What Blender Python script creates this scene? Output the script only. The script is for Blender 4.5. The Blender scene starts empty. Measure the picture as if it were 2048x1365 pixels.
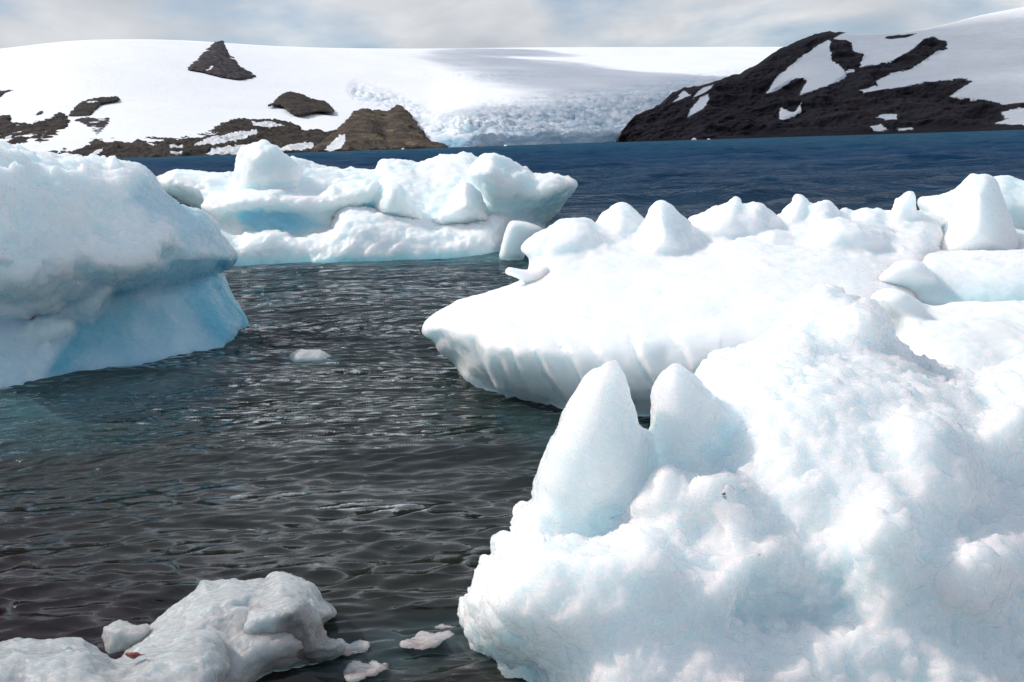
import bpy, math, random
import numpy as np
from mathutils import Matrix, Vector

S = bpy.context.scene
COL = S.collection
rad = math.radians

# ------------------------------------------------------------------ camera
F_PX = 2196.0                       # focal length, in pixels of a 2048 px wide picture
PITCH, ROLL, CAM_H = rad(10.16), rad(1.8), 1.6
_f = np.array([0, math.cos(PITCH), -math.sin(PITCH)])
_r0 = np.array([1.0, 0, 0]); _u0 = np.array([0, math.sin(PITCH), math.cos(PITCH)])
_r = math.cos(ROLL)*_r0 - math.sin(ROLL)*_u0
_u = math.cos(ROLL)*_u0 + math.sin(ROLL)*_r0
CAMP = np.array([0, 0, CAM_H])
cam_d = bpy.data.cameras.new('camera'); cam = bpy.data.objects.new('camera', cam_d); COL.objects.link(cam)
cam.matrix_world = Matrix(((_r[0], _u[0], -_f[0], 0), (_r[1], _u[1], -_f[1], 0), (_r[2], _u[2], -_f[2], CAM_H), (0, 0, 0, 1)))
cam_d.sensor_width = 36; cam_d.lens = 36*F_PX/2048
cam_d.clip_start = 0.05; cam_d.clip_end = 60000
S.camera = cam

# ------------------------------------------------------------------ light
SUN_EL, SUN_H = rad(41), np.array([-0.94, 0.30])       # the sun stands to the left, a little beyond the ice
SUN_H = SUN_H/np.linalg.norm(SUN_H)
SUN_V = np.array([SUN_H[0]*math.cos(SUN_EL), SUN_H[1]*math.cos(SUN_EL), math.sin(SUN_EL)])
sl = bpy.data.lights.new('sun', 'SUN'); so = bpy.data.objects.new('sun', sl); COL.objects.link(so)
sl.energy = 3.2; sl.angle = rad(0.9); sl.color = (1.0, 0.965, 0.92)
so.rotation_euler = Vector(SUN_V).to_track_quat('Z', 'Y').to_euler()
S.view_settings.view_transform = 'Standard'; S.view_settings.look = 'None'
S.view_settings.exposure = 0.16; S.view_settings.gamma = 1.0; S.view_settings.use_curve_mapping = False
S.cycles.max_bounces = 8; S.cycles.diffuse_bounces = 4; S.cycles.glossy_bounces = 4
S.cycles.caustics_reflective = False; S.cycles.caustics_refractive = False
S.cycles.use_denoising = True
S.cycles.sample_clamp_direct = 3; S.cycles.sample_clamp_indirect = 4

W = bpy.data.worlds.new('World'); S.world = W; W.use_nodes = True
nt = W.node_tree; nt.nodes.clear()
def N(t, typ, **kw):
    n = t.nodes.new(typ)
    for k, v in kw.items():
        if isinstance(k, str) and hasattr(n, k) and not k.startswith('i_'): setattr(n, k, v)
    return n
def ramp(t, fac, stops):
    n = t.nodes.new('ShaderNodeValToRGB'); t.links.new(fac, n.inputs[0])
    el = n.color_ramp.elements
    while len(el) < len(stops): el.new(0.5)
    for e, (p, c) in zip(el, stops):
        e.position = p; e.color = (c, c, c, 1) if not hasattr(c, '__len__') else (*c[:3], 1)
    return n.outputs[0]
def math_n(t, op, a, b=0.0, clamp=False):
    n = t.nodes.new('ShaderNodeMath'); n.operation = op; n.use_clamp = clamp
    for i, v in enumerate((a, b)):
        if isinstance(v, (int, float)): n.inputs[i].default_value = v
        else: t.links.new(v, n.inputs[i])
    return n.outputs[0]
def mixc(t, fac, a, b, mode='MIX'):
    n = t.nodes.new('ShaderNodeMix'); n.data_type = 'RGBA'; n.blend_type = mode
    for sock, v in ((n.inputs[0], fac), (n.inputs[6], a), (n.inputs[7], b)):
        if isinstance(v, (int, float)): sock.default_value = v
        elif isinstance(v, (tuple, list)): sock.default_value = (*v[:3], 1)
        else: t.links.new(v, sock)
    return n.outputs[2]
def noise(t, vec, scale, detail=4, rough=0.55, dist=0.0, kind='FBM'):
    n = t.nodes.new('ShaderNodeTexNoise'); n.noise_type = kind
    n.inputs['Scale'].default_value = scale; n.inputs['Detail'].default_value = detail
    n.inputs['Roughness'].default_value = rough; n.inputs['Distortion'].default_value = dist
    if vec is not None: t.links.new(vec, n.inputs['Vector'])
    return n.outputs['Fac']
def scaled(t, vec, s, rot=(0, 0, 0), loc=(0, 0, 0)):
    n = t.nodes.new('ShaderNodeMapping'); t.links.new(vec, n.inputs[0])
    n.inputs['Scale'].default_value = s; n.inputs['Rotation'].default_value = rot; n.inputs['Location'].default_value = loc
    return n.outputs[0]

sky = nt.nodes.new('ShaderNodeTexSky'); sky.sky_type = 'NISHITA'; sky.sun_disc = False
sky.sun_elevation = SUN_EL; sky.sun_rotation = math.atan2(SUN_H[0], SUN_H[1])
sky.air_density = 1.0; sky.dust_density = 0.6; sky.ozone_density = 1.2
tc = nt.nodes.new('ShaderNodeTexCoord')
v1 = scaled(nt, tc.outputs['Generated'], (3.2, 3.2, 10.0), loc=(1.35, 0.4, 0.3))
cl = noise(nt, v1, 1.5, 5, 0.52, 0.2)
cover = ramp(nt, cl, [(0.33, 0.0), (0.50, 1.0)])
v2 = scaled(nt, tc.outputs['Generated'], (5, 5, 10), loc=(4.0, 2.2, 0))
cs = noise(nt, v2, 1.3, 6, 0.5, 0.2)
ccol = ramp(nt, cs, [(0.34, (5.0, 5.25, 5.75)), (0.64, (8.3, 8.35, 8.4))])
bluer = mixc(nt, 0.45, sky.outputs[0], (2.4, 3.9, 6.4))
sz = nt.nodes.new('ShaderNodeSeparateXYZ'); nt.links.new(tc.outputs['Generated'], sz.inputs[0])
high = ramp(nt, sz.outputs['Z'], [(0.14, 1.0), (0.55, 0.6)])
skyc = mixc(nt, math_n(nt, 'MULTIPLY', math_n(nt, 'MULTIPLY', cover, high), 0.93), bluer, ccol)
bg = nt.nodes.new('ShaderNodeBackground'); bg.inputs[1].default_value = 0.092
wo = nt.nodes.new('ShaderNodeOutputWorld')
nt.links.new(skyc, bg.inputs[0]); nt.links.new(bg.outputs[0], wo.inputs[0])

# ------------------------------------------------------------------ geometry helpers
def rays(u, v):
    u = np.asarray(u, float); v = np.asarray(v, float)
    a = (u-1024)/F_PX; b = -(v-682.5)/F_PX
    d = _f + a[..., None]*_r + b[..., None]*_u
    return d/d[..., 1:2]                     # scaled so that y = 1
def at(u, v, Y):
    return CAMP + rays(u, v)*np.asarray(Y, float)[..., None]
def water_Y(u, v):
    d = rays(u, v); return -CAM_H/d[..., 2]
def horizon_v(u): return 289.0 - (np.asarray(u, float)-1024)*math.tan(ROLL)

_rng = np.random.RandomState(7)
PERM = _rng.permutation(256); PERM = np.concatenate([PERM]*4)
GR = _rng.normal(size=(256, 3)); GR /= np.linalg.norm(GR, axis=1)[:, None]
JIT = _rng.rand(256, 3)
def _hash(i, j, k): return PERM[(PERM[(PERM[i & 255] + j) & 255] + k) & 255]
def perlin(p):
    p = np.asarray(p, float); i = np.floor(p).astype(np.int64); f = p-i
    w = f*f*f*(f*(f*6-15)+10); out = np.zeros(len(p))
    for a in (0, 1):
        wa = w[:, 0] if a else 1-w[:, 0]
        for b in (0, 1):
            wb = w[:, 1] if b else 1-w[:, 1]
            for c in (0, 1):
                wc = w[:, 2] if c else 1-w[:, 2]
                g = GR[_hash(i[:, 0]+a, i[:, 1]+b, i[:, 2]+c)]
                out += wa*wb*wc*(g[:, 0]*(f[:, 0]-a)+g[:, 1]*(f[:, 1]-b)+g[:, 2]*(f[:, 2]-c))
    return out*1.5
def fbm(p, octv=4, gain=0.5, lac=2.03, ridge=False):
    o = np.zeros(len(p)); a = 1.0; q = np.array(p, float)
    for k in range(octv):
        n = perlin(q)
        o += a*((1-2*np.abs(n))*0.7-0.3 if ridge else n); a *= gain; q = q*lac+17.3
    return o
def worley(p):
    i = np.floor(p).astype(np.int64); f = p-i
    d1 = np.full(len(p), 9.0); d2 = d1.copy(); idc = np.zeros(len(p), int)
    for a in (-1, 0, 1):
        for b in (-1, 0, 1):
            for c in (-1, 0, 1):
                h = _hash(i[:, 0]+a, i[:, 1]+b, i[:, 2]+c)
                d = np.sqrt(((JIT[h]+(a, b, c)-f)**2).sum(1))
                n = d < d1
                d2 = np.where(n, d1, np.minimum(d2, d)); idc = np.where(n, h, idc); d1 = np.where(n, d, d1)
    return d1, d2, idc/255.0

def chips(p):
    """broken facets: every cell of space gets a little plane of its own"""
    i = np.floor(p).astype(np.int64); f = p-i
    o = np.zeros(len(p)); ws = np.full(len(p), 1e-9)
    for a in (-1, 0, 1):
        for b in (-1, 0, 1):
            for c in (-1, 0, 1):
                h = _hash(i[:, 0]+a, i[:, 1]+b, i[:, 2]+c)
                r = JIT[h]+(a, b, c)-f; w = np.exp(-16*(r**2).sum(1))
                o += w*(r*GR[h]).sum(1); ws += w
    o = o/ws
    return o

def smooth_poly(P, n=4):
    P = np.array(P, float); m = len(P); out = []
    for k in range(m):
        a, b, c, d = P[k-1], P[k], P[(k+1) % m], P[(k+2) % m]
        for t in np.arange(n)/n:
            cr = 0.5*((2*b)+(c-a)*t+(2*a-5*b+4*c-d)*t*t+(3*b-a-3*c+d)*t**3)
            ln = b+(c-b)*t
            out.append(0.6*cr+0.4*ln)
    return np.array(out)
def seg_dist(X, Y, P, closed=True):
    D = np.full(X.shape, 1e18)
    m = len(P)
    for k in range(m if closed else m-1):
        ax, ay = P[k]; bx, by = P[(k+1) % m]
        vx, vy = bx-ax, by-ay; L = vx*vx+vy*vy+1e-9
        t = np.clip(((X-ax)*vx+(Y-ay)*vy)/L, 0, 1)
        D = np.minimum(D, (X-ax-t*vx)**2+(Y-ay-t*vy)**2)
    return np.sqrt(D)
def inside(X, Y, P):
    c = np.zeros(X.shape, bool); m = len(P)
    for k in range(m):
        ax, ay = P[k]; bx, by = P[(k+1) % m]
        if ay == by: continue
        cond = ((ay > Y) != (by > Y)) & (X < (bx-ax)*(Y-ay)/(by-ay)+ax)
        c ^= cond
    return c
def sdist(X, Y, P):
    d = seg_dist(X, Y, P)
    return np.where(inside(X, Y, P), d, -d)         # positive inside
def blur(A, n=1):
    for _ in range(n):
        B = np.pad(A, 1, mode='edge')
        A = (B[:-2, 1:-1]+B[2:, 1:-1]+B[1:-1, :-2]+B[1:-1, 2:]+4*B[1:-1, 1:-1])/8
    return A

def surface_nets(F):
    """vertices (in index space) and quads of the surface F = 0"""
    inn = F < 0
    nx, ny, nz = F.shape
    cnt = np.zeros((nx-1, ny-1, nz-1), np.int8)
    for a in (0, 1):
        for b in (0, 1):
            for c in (0, 1):
                cnt += inn[a:nx-1+a, b:ny-1+b, c:nz-1+c]
    act = (cnt > 0) & (cnt < 8)
    I, J, K = np.nonzero(act)
    idx = np.full(act.shape, -1, np.int64); idx[I, J, K] = np.arange(len(I))
    acc = np.zeros((len(I), 3)); n = np.zeros(len(I))
    cor = [(a, b, c) for a in (0, 1) for b in (0, 1) for c in (0, 1)]
    val = {q: F[I+q[0], J+q[1], K+q[2]] for q in cor}
    for q in cor:
        for ax in range(3):
            if q[ax]: continue
            q2 = list(q); q2[ax] = 1; q2 = tuple(q2)
            f0, f1 = val[q], val[q2]; m = (f0 < 0) != (f1 < 0)
            t = np.where(m, f0/(f0-f1+1e-30), 0)
            for d in range(3):
                acc[:, d] += np.where(m, q[d]+(t if d == ax else 0), 0)
            n += m
    V = np.stack([I, J, K], 1)+acc/np.maximum(n, 1)[:, None]
    quads = []
    e = np.nonzero(inn[:-1] != inn[1:]); s = inn[:-1][e]
    def add(i, j, k, s, d1, d2):
        ok = (i >= 0) & (j >= 0) & (k >= 0)
        def g(o): return idx[i-o[0], j-o[1], k-o[2]]
        m = ok
        z = (0, 0, 0); d12 = tuple(np.add(d1, d2))
        lim = act.shape
        m = m & (i < lim[0]) & (j < lim[1]) & (k < lim[2]) & (i-d12[0] >= 0) & (j-d12[1] >= 0) & (k-d12[2] >= 0)
        i, j, k, s = i[m], j[m], k[m], s[m]
        A = idx[i, j, k]; B = idx[i-d1[0], j-d1[1], k-d1[2]]; C_ = idx[i-d12[0], j-d12[1], k-d12[2]]; D = idx[i-d2[0], j-d2[1], k-d2[2]]
        q = np.stack([A, B, C_, D], 1)
        q[s] = q[s][:, ::-1]
        quads.append(q)
    i, j, k = np.nonzero(inn[:-1] != inn[1:]); add(i, j, k, inn[:-1][i, j, k], (0, 1, 0), (0, 0, 1))
    i, j, k = np.nonzero(inn[:, :-1] != inn[:, 1:]); add(i, j, k, inn[:, :-1][i, j, k], (0, 0, 1), (1, 0, 0))
    i, j, k = np.nonzero(inn[:, :, :-1] != inn[:, :, 1:]); add(i, j, k, inn[:, :, :-1][i, j, k], (1, 0, 0), (0, 1, 0))
    return V, np.concatenate(quads)

def mesh_from(name, V, Q, attrs=None):
    me = bpy.data.meshes.new(name)
    me.vertices.add(len(V)); me.vertices.foreach_set('co', V.astype(np.float32).ravel())
    n = Q.shape[1]
    me.loops.add(Q.size); me.loops.foreach_set('vertex_index', Q.astype(np.int32).ravel())
    me.polygons.add(len(Q)); me.polygons.foreach_set('loop_start', (np.arange(len(Q))*n).astype(np.int32))
    me.update(calc_edges=True); me.validate()
    me.polygons.foreach_set('use_smooth', np.ones(len(me.polygons), bool))
    for k, a in (attrs or {}).items():
        at_ = me.attributes.new(k, 'FLOAT', 'POINT')
        if len(a) == len(me.vertices): at_.data.foreach_set('value', a.astype(np.float32))
    return me
def vnormals(V, Q):
    n = np.cross(V[Q[:, 2]]-V[Q[:, 0]], V[Q[:, 3]]-V[Q[:, 1]])
    out = np.zeros_like(V)
    for k in range(4):
        for d in range(3): out[:, d] += np.bincount(Q[:, k], n[:, d], len(V))
    return out/(np.linalg.norm(out, axis=1)[:, None]+1e-12)

def link(name, me, mat, parent=None):
    o = bpy.data.objects.new(name, me); COL.objects.link(o)
    if mat is not None: me.materials.append(mat)
    if parent is not None: o.parent = parent
    return o
def tag(o, label=None, cat=None, group=None, kind=None):
    if label: o['label'] = label
    if cat: o['category'] = cat
    if group: o['group'] = group
    if kind: o['kind'] = kind
    return o
def thing(name, loc, label, cat, group=None):
    o = bpy.data.objects.new(name, None); COL.objects.link(o); o.location = loc
    o.empty_display_size = 0.1
    return tag(o, label, cat, group)

def L(poly, Y, T, R=60, p=2.0, du=0.0, dv=0.0, at0=None, sm=2, Tb=None, sub=False, warp=None):
    """a lobe of ice or rock: outline, distance of its middle plane, half thickness, rounding"""
    return dict(poly=poly, Y=Y, T=T, R=R, p=p, du=du, dv=dv, at0=at0, sm=sm, Tb=Tb or T, sub=sub, warp=warp)

def body(name, lobes, mat, parent=None, step=4, zstep=None, k=0.05, zmin=-0.22, disp=None, relief=None,
         marks=None, Yfun=None, soft=1):
    us = np.concatenate([np.array(l['poly'])[:, 0] for l in lobes if not l['sub']])
    vs = np.concatenate([np.array(l['poly'])[:, 1] for l in lobes if not l['sub']])
    u0, u1, v0, v1 = us.min()-4*step, us.max()+4*step, vs.min()-4*step, vs.max()+4*step
    U = np.arange(u0, u1+step, step); Vv = np.arange(v0, v1+step, step)
    UU, VV = np.meshgrid(U.astype(float), Vv.astype(float), indexing="ij")
    prep = []
    for l in lobes:
        P = smooth_poly(l['poly']) if l['sm'] else np.array(l['poly'], float)
        d = sdist(UU, VV, P)
        if l['sm']: d = blur(d, l['sm'])
        c0 = l['at0'] or (np.mean([q[0] for q in l['poly']]), np.mean([q[1] for q in l['poly']]))
        Yc = l['Y']+l['du']*(UU-c0[0])/100+l['dv']*(VV-c0[1])/100
        if Yfun is not None: Yc = Yc+Yfun(UU, VV)
        prep.append((l, d, Yc))
    lo = min((Yc-l['T'])[d > -step*2].min() for l, d, Yc in prep if not l['sub'])
    hi = max((Yc+l['Tb'])[d > -step*2].max() for l, d, Yc in prep if not l['sub'])
    mid = 0.5*(lo+hi)
    zs = zstep or step*mid/F_PX*1.6
    lo -= 4*zs; hi += 4*zs
    nz = int((hi-lo)/zs)+2
    if nz > 170: nz = 170
    Yg = np.linspace(lo, hi, nz); zs = Yg[1]-Yg[0]
    H = np.zeros_like(UU)
    if relief is not None: H = relief(UU, VV)
    F = None
    Yg = Yg.astype(np.float32)
    for l, d, Yc in prep:
        d = d.astype(np.float32); Yc = Yc.astype(np.float32); H = H.astype(np.float32)
        e = np.maximum(1-d/l['R'], 0)[..., None]
        dy = Yg[None, None, :]-H[..., None]*1.0-Yc[..., None]
        q = np.where(dy < 0, -dy/l['T'], dy/l['Tb'])
        p = l['p']
        f = ((e**p+q**p)**(1/p)-1)*min(l['T'], l['R']*mid/F_PX)
        if l['sub']:
            f = -f
            h = np.clip(0.5+0.5*(f-F)/k, 0, 1); F = F*(1-h)+f*h+k*h*(1-h)
        elif F is None: F = f
        else:
            h = np.clip(0.5+0.5*(F-f)/k, 0, 1); F = F*(1-h)+f*h-k*h*(1-h)
    rz = rays(UU, VV)[..., 2]
    Z = CAM_H+rz[..., None]*Yg[None, None, :]
    F = np.maximum(F, zmin-Z)
    F[0] = F[-1] = 1; F[:, 0] = F[:, -1] = 1; F[:, :, 0] = F[:, :, -1] = 1
    Vi, Q = surface_nets(F)
    u = u0+Vi[:, 0]*step; v = v0+Vi[:, 1]*step; y = lo+Vi[:, 2]*zs
    P = at(u, v, y)
    # a few smoothing passes take off the stair steps of the sampling
    for _ in range(soft):
        s = np.zeros_like(P); c = np.bincount(Q.ravel(), minlength=len(P))
        cen = P[Q].mean(1)
        for kk in range(4):
            for dd in range(3): s[:, dd] += np.bincount(Q[:, kk], cen[:, dd], len(P))
        P = s/np.maximum(c, 1)[:, None]
    nrm = vnormals(P, Q)
    tocam = CAMP-P.mean(0)
    cen = P.mean(0)
    if ((P-cen)*nrm).sum() < 0: nrm = -nrm; Q = Q[:, ::-1]
    if disp is not None: P = P+nrm*disp(P, nrm, u, v)[:, None]
    attrs = {}
    for nm, fn in (marks or {}).items(): attrs[nm] = fn(P, nrm, u, v)
    org = Vector(parent.location) if parent is not None else Vector((0, 0, 0))
    if parent is not None:
        P = P-np.array(org)
    me = mesh_from(name, P, Q, attrs)
    return link(name, me, mat, parent)

def in_polys(u, v, polys, soft=3.0):
    m = np.zeros(len(u))
    for P in polys:
        m = np.maximum(m, np.clip(0.5+sdist(u, v, np.array(P, float))/(2*soft), 0, 1))
    return m

# ------------------------------------------------------------------ materials
def new_mat(name):
    m = bpy.data.materials.new(name); m.use_nodes = True
    t = m.node_tree; t.nodes.clear()
    o = t.nodes.new('ShaderNodeOutputMaterial'); b = t.nodes.new('ShaderNodeBsdfPrincipled')
    t.links.new(b.outputs[0], o.inputs[0])
    return m, t, b
def attr(t, name):
    n = t.nodes.new('ShaderNodeAttribute'); n.attribute_name = name; return n.outputs['Fac']
def bump(t, b, h, strength, dist, prev=None):
    n = t.nodes.new('ShaderNodeBump'); n.inputs['Strength'].default_value = strength; n.inputs['Distance'].default_value = dist
    t.links.new(h, n.inputs['Height'])
    if prev is not None: t.links.new(prev, n.inputs['Normal'])
    return n.outputs[0]

def ice_mat(name, base=(0.90, 0.945, 0.96), deep=(0.30, 0.62, 0.78), sss=0.06, rough=0.28, b_sc=60, b_amt=0.3, crystal=0.0, mott=0.25, tint=(0.80, 0.86, 0.88)):
    m, t, b = new_mat(name)
    g = t.nodes.new('ShaderNodeNewGeometry'); pos = g.outputs['Position']
    n1 = noise(t, pos, 2.2, 5, 0.6, 0.6)
    c = mixc(t, math_n(t, 'MULTIPLY', ramp(t, n1, [(0.42, 0.0), (0.66, 1.0)]), mott), base, tint)
    c = mixc(t, attr(t, 'blue'), c, deep)
    n3 = noise(t, pos, 26, 4, 0.6, 0.3)
    c = mixc(t, math_n(t, 'MULTIPLY', ramp(t, n3, [(0.45, 0.0), (0.75, 1.0)]), 0.12), c, (0.80, 0.83, 0.84))
    t.links.new(c, b.inputs['Base Color'])
    b.inputs['Subsurface Weight'].default_value = 1.0
    b.inputs['Subsurface Radius'].default_value = (0.55, 0.88, 1.0)
    b.inputs['Subsurface Scale'].default_value = sss
    b.inputs['IOR'].default_value = 1.31
    r = ramp(t, n3, [(0.3, rough*0.7), (0.7, min(1, rough*1.5))]); t.links.new(r, b.inputs['Roughness'])
    if crystal > 0.7:                  # grainy frost over clearer ice
        vc = t.nodes.new('ShaderNodeTexVoronoi'); vc.feature = 'F1'; vc.inputs['Scale'].default_value = 55; t.links.new(pos, vc.inputs['Vector'])
        fr_ = math_n(t, 'MULTIPLY', ramp(t, noise(t, pos, 9, 6, 0.7, 0.8), [(0.46, 0.0), (0.60, 1.0)]), ramp(t, vc.outputs['Distance'], [(0.15, 1.0), (0.75, 0.35)]))
        c2 = mixc(t, fr_, mixc(t, 0.25, c, (0.78, 0.85, 0.87)), (0.95, 0.955, 0.955)); t.links.new(c2, b.inputs['Base Color'])
    h1 = noise(t, pos, b_sc, 5, 0.65, 0.2)
    nb = bump(t, b, h1, b_amt, 0.6/b_sc)
    if crystal > 0:
        v = t.nodes.new('ShaderNodeTexVoronoi'); v.feature = 'F1'; v.inputs['Scale'].default_value = b_sc*1.6
        t.links.new(pos, v.inputs['Vector'])
        nb = bump(t, b, v.outputs['Distance'], crystal, 0.35/b_sc, nb)
    t.links.new(nb, b.inputs['Normal'])
    return m

M_SMOOTH = ice_mat('smooth_white_ice', base=(0.865, 0.885, 0.89), deep=(0.56, 0.74, 0.78), sss=0.22, rough=0.30, b_sc=45, b_amt=0.10, mott=0.15)
M_CRYST = ice_mat('crystalline_ice', base=(0.90, 0.915, 0.92), deep=(0.62, 0.74, 0.77), sss=0.30, rough=0.10, b_sc=75, b_amt=0.7, crystal=0.75, mott=0.5)
M_BLUE = ice_mat('blue_berg_ice', tint=(0.70, 0.87, 0.91), base=(0.90, 0.95, 0.965), deep=(0.16, 0.48, 0.62), sss=0.36, rough=0.28, b_sc=30, b_amt=0.3, crystal=0.25, mott=0.65)
M_FAR = ice_mat('far_berg_ice', base=(0.91, 0.955, 0.965), deep=(0.40, 0.80, 0.93), sss=0.40, rough=0.35, b_sc=12, b_amt=0.3, mott=0.35, tint=(0.70, 0.90, 0.95))
M_CREAM = ice_mat('creamy_old_ice', base=(0.87, 0.88, 0.86), deep=(0.75, 0.80, 0.80), sss=0.15, rough=0.35, b_sc=40, b_amt=0.2, mott=0.2)
M_GREY = ice_mat('clear_grey_ice', base=(0.66, 0.67, 0.665), deep=(0.20, 0.18, 0.17), sss=0.10, rough=0.12, b_sc=60, b_amt=0.4, crystal=0.3, mott=0.5, tint=(0.56, 0.57, 0.57))

M_CLEAR = ice_mat('melting_clear_ice', base=(0.86, 0.86, 0.85), deep=(0.72, 0.70, 0.68), sss=0.12, rough=0.08, b_sc=50, b_amt=0.3, crystal=0.2, mott=0.6, tint=(0.6, 0.58, 0.56))
for n_ in M_CLEAR.node_tree.nodes:
    if n_.type == 'BSDF_PRINCIPLED': n_.inputs['Transmission Weight'].default_value = 0.45
for n_ in M_GREY.node_tree.nodes:
    if n_.type == 'BSDF_PRINCIPLED': n_.inputs['Transmission Weight'].default_value = 0.3

def rock_mat(name, c1, c2, c3, sc=0.02, ys=1.0):
    m, t, b = new_mat(name)
    g = t.nodes.new('ShaderNodeNewGeometry'); pos = g.outputs['Position']
    n1 = noise(t, pos, sc, 8, 0.65, 0.4); n2 = noise(t, scaled(t, pos, (1, 1, 0.35)), sc*4, 8, 0.7, 0.8)
    c = ramp(t, n1, [(0.3, c1), (0.5, c2), (0.72, c3)])
    c = mixc(t, math_n(t, 'MULTIPLY', ramp(t, n2, [(0.45, 0.0), (0.7, 1.0)]), 0.6), c, c1)
    dirty = noise(t, pos, 0.05, 6, 0.7)
    sn = mixc(t, math_n(t, 'MULTIPLY', ramp(t, dirty, [(0.4, 0.0), (0.7, 1.0)]), 0.3), (0.86, 0.87, 0.89), (0.66, 0.64, 0.61))
    a = attr(t, 'snow')
    e = math_n(t, 'ADD', a, math_n(t, 'MULTIPLY', math_n(t, 'SUBTRACT', noise(t, pos, 0.10, 7, 0.75), 0.5), 1.5))
    f = ramp(t, e, [(0.45, 0.0), (0.55, 1.0)])
    t.links.new(mixc(t, f, c, sn), b.inputs['Base Color'])
    b.inputs['Roughness'].default_value = 0.9; b.inputs['Specular IOR Level'].default_value = 0.2
    hb = noise(t, pos, sc*6, 8, 0.7)
    t.links.new(bump(t, b, hb, 0.8, 6.0), b.inputs['Normal'])
    return m
M_ROCK = rock_mat('dark_volcanic_rock', (0.030, 0.026, 0.030), (0.055, 0.048, 0.052), (0.085, 0.070, 0.068))
M_BROWN = rock_mat('brown_shore_rock', (0.022, 0.018, 0.018), (0.050, 0.040, 0.034), (0.095, 0.073, 0.050), 0.03)
M_HEAD = rock_mat('tan_headland_rock', (0.024, 0.018, 0.017), (0.09, 0.068, 0.048), (0.24, 0.18, 0.11), 0.022)
M_SLOPE = rock_mat('dark_scree_rock', (0.011, 0.009, 0.013), (0.020, 0.016, 0.022), (0.040, 0.029, 0.032), 0.012)

m, t, b = new_mat('snow'); M_SNOW = m
g = t.nodes.new('ShaderNodeNewGeometry'); pos = g.outputs['Position']
ns = noise(t, scaled(t, pos, (1, 0.4, 1)), 0.006, 6, 0.6, 0.5)
c = ramp(t, ns, [(0.35, (0.84, 0.85, 0.88)), (0.65, (0.90, 0.90, 0.91))])
cv = attr(t, 'crev')
cn = noise(t, scaled(t, pos, (0.7, 0.5, 1.6)), 0.028, 7, 0.68, 1.2)
c = mixc(t, math_n(t, 'MULTIPLY', cv, ramp(t, cn, [(0.40, 0.0), (0.62, 1.0)])), c, (0.40, 0.53, 0.62))
c = mixc(t, attr(t, 'blue'), c, (0.26, 0.42, 0.54))
c = mixc(t, attr(t, 'dirt'), c, (0.45, 0.40, 0.36))
t.links.new(c, b.inputs['Base Color']); b.inputs['Roughness'].default_value = 0.7
b.inputs['Specular IOR Level'].default_value = 0.15
t.links.new(bump(t, b, cn, 0.5, 4.0), b.inputs['Normal'])

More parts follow.
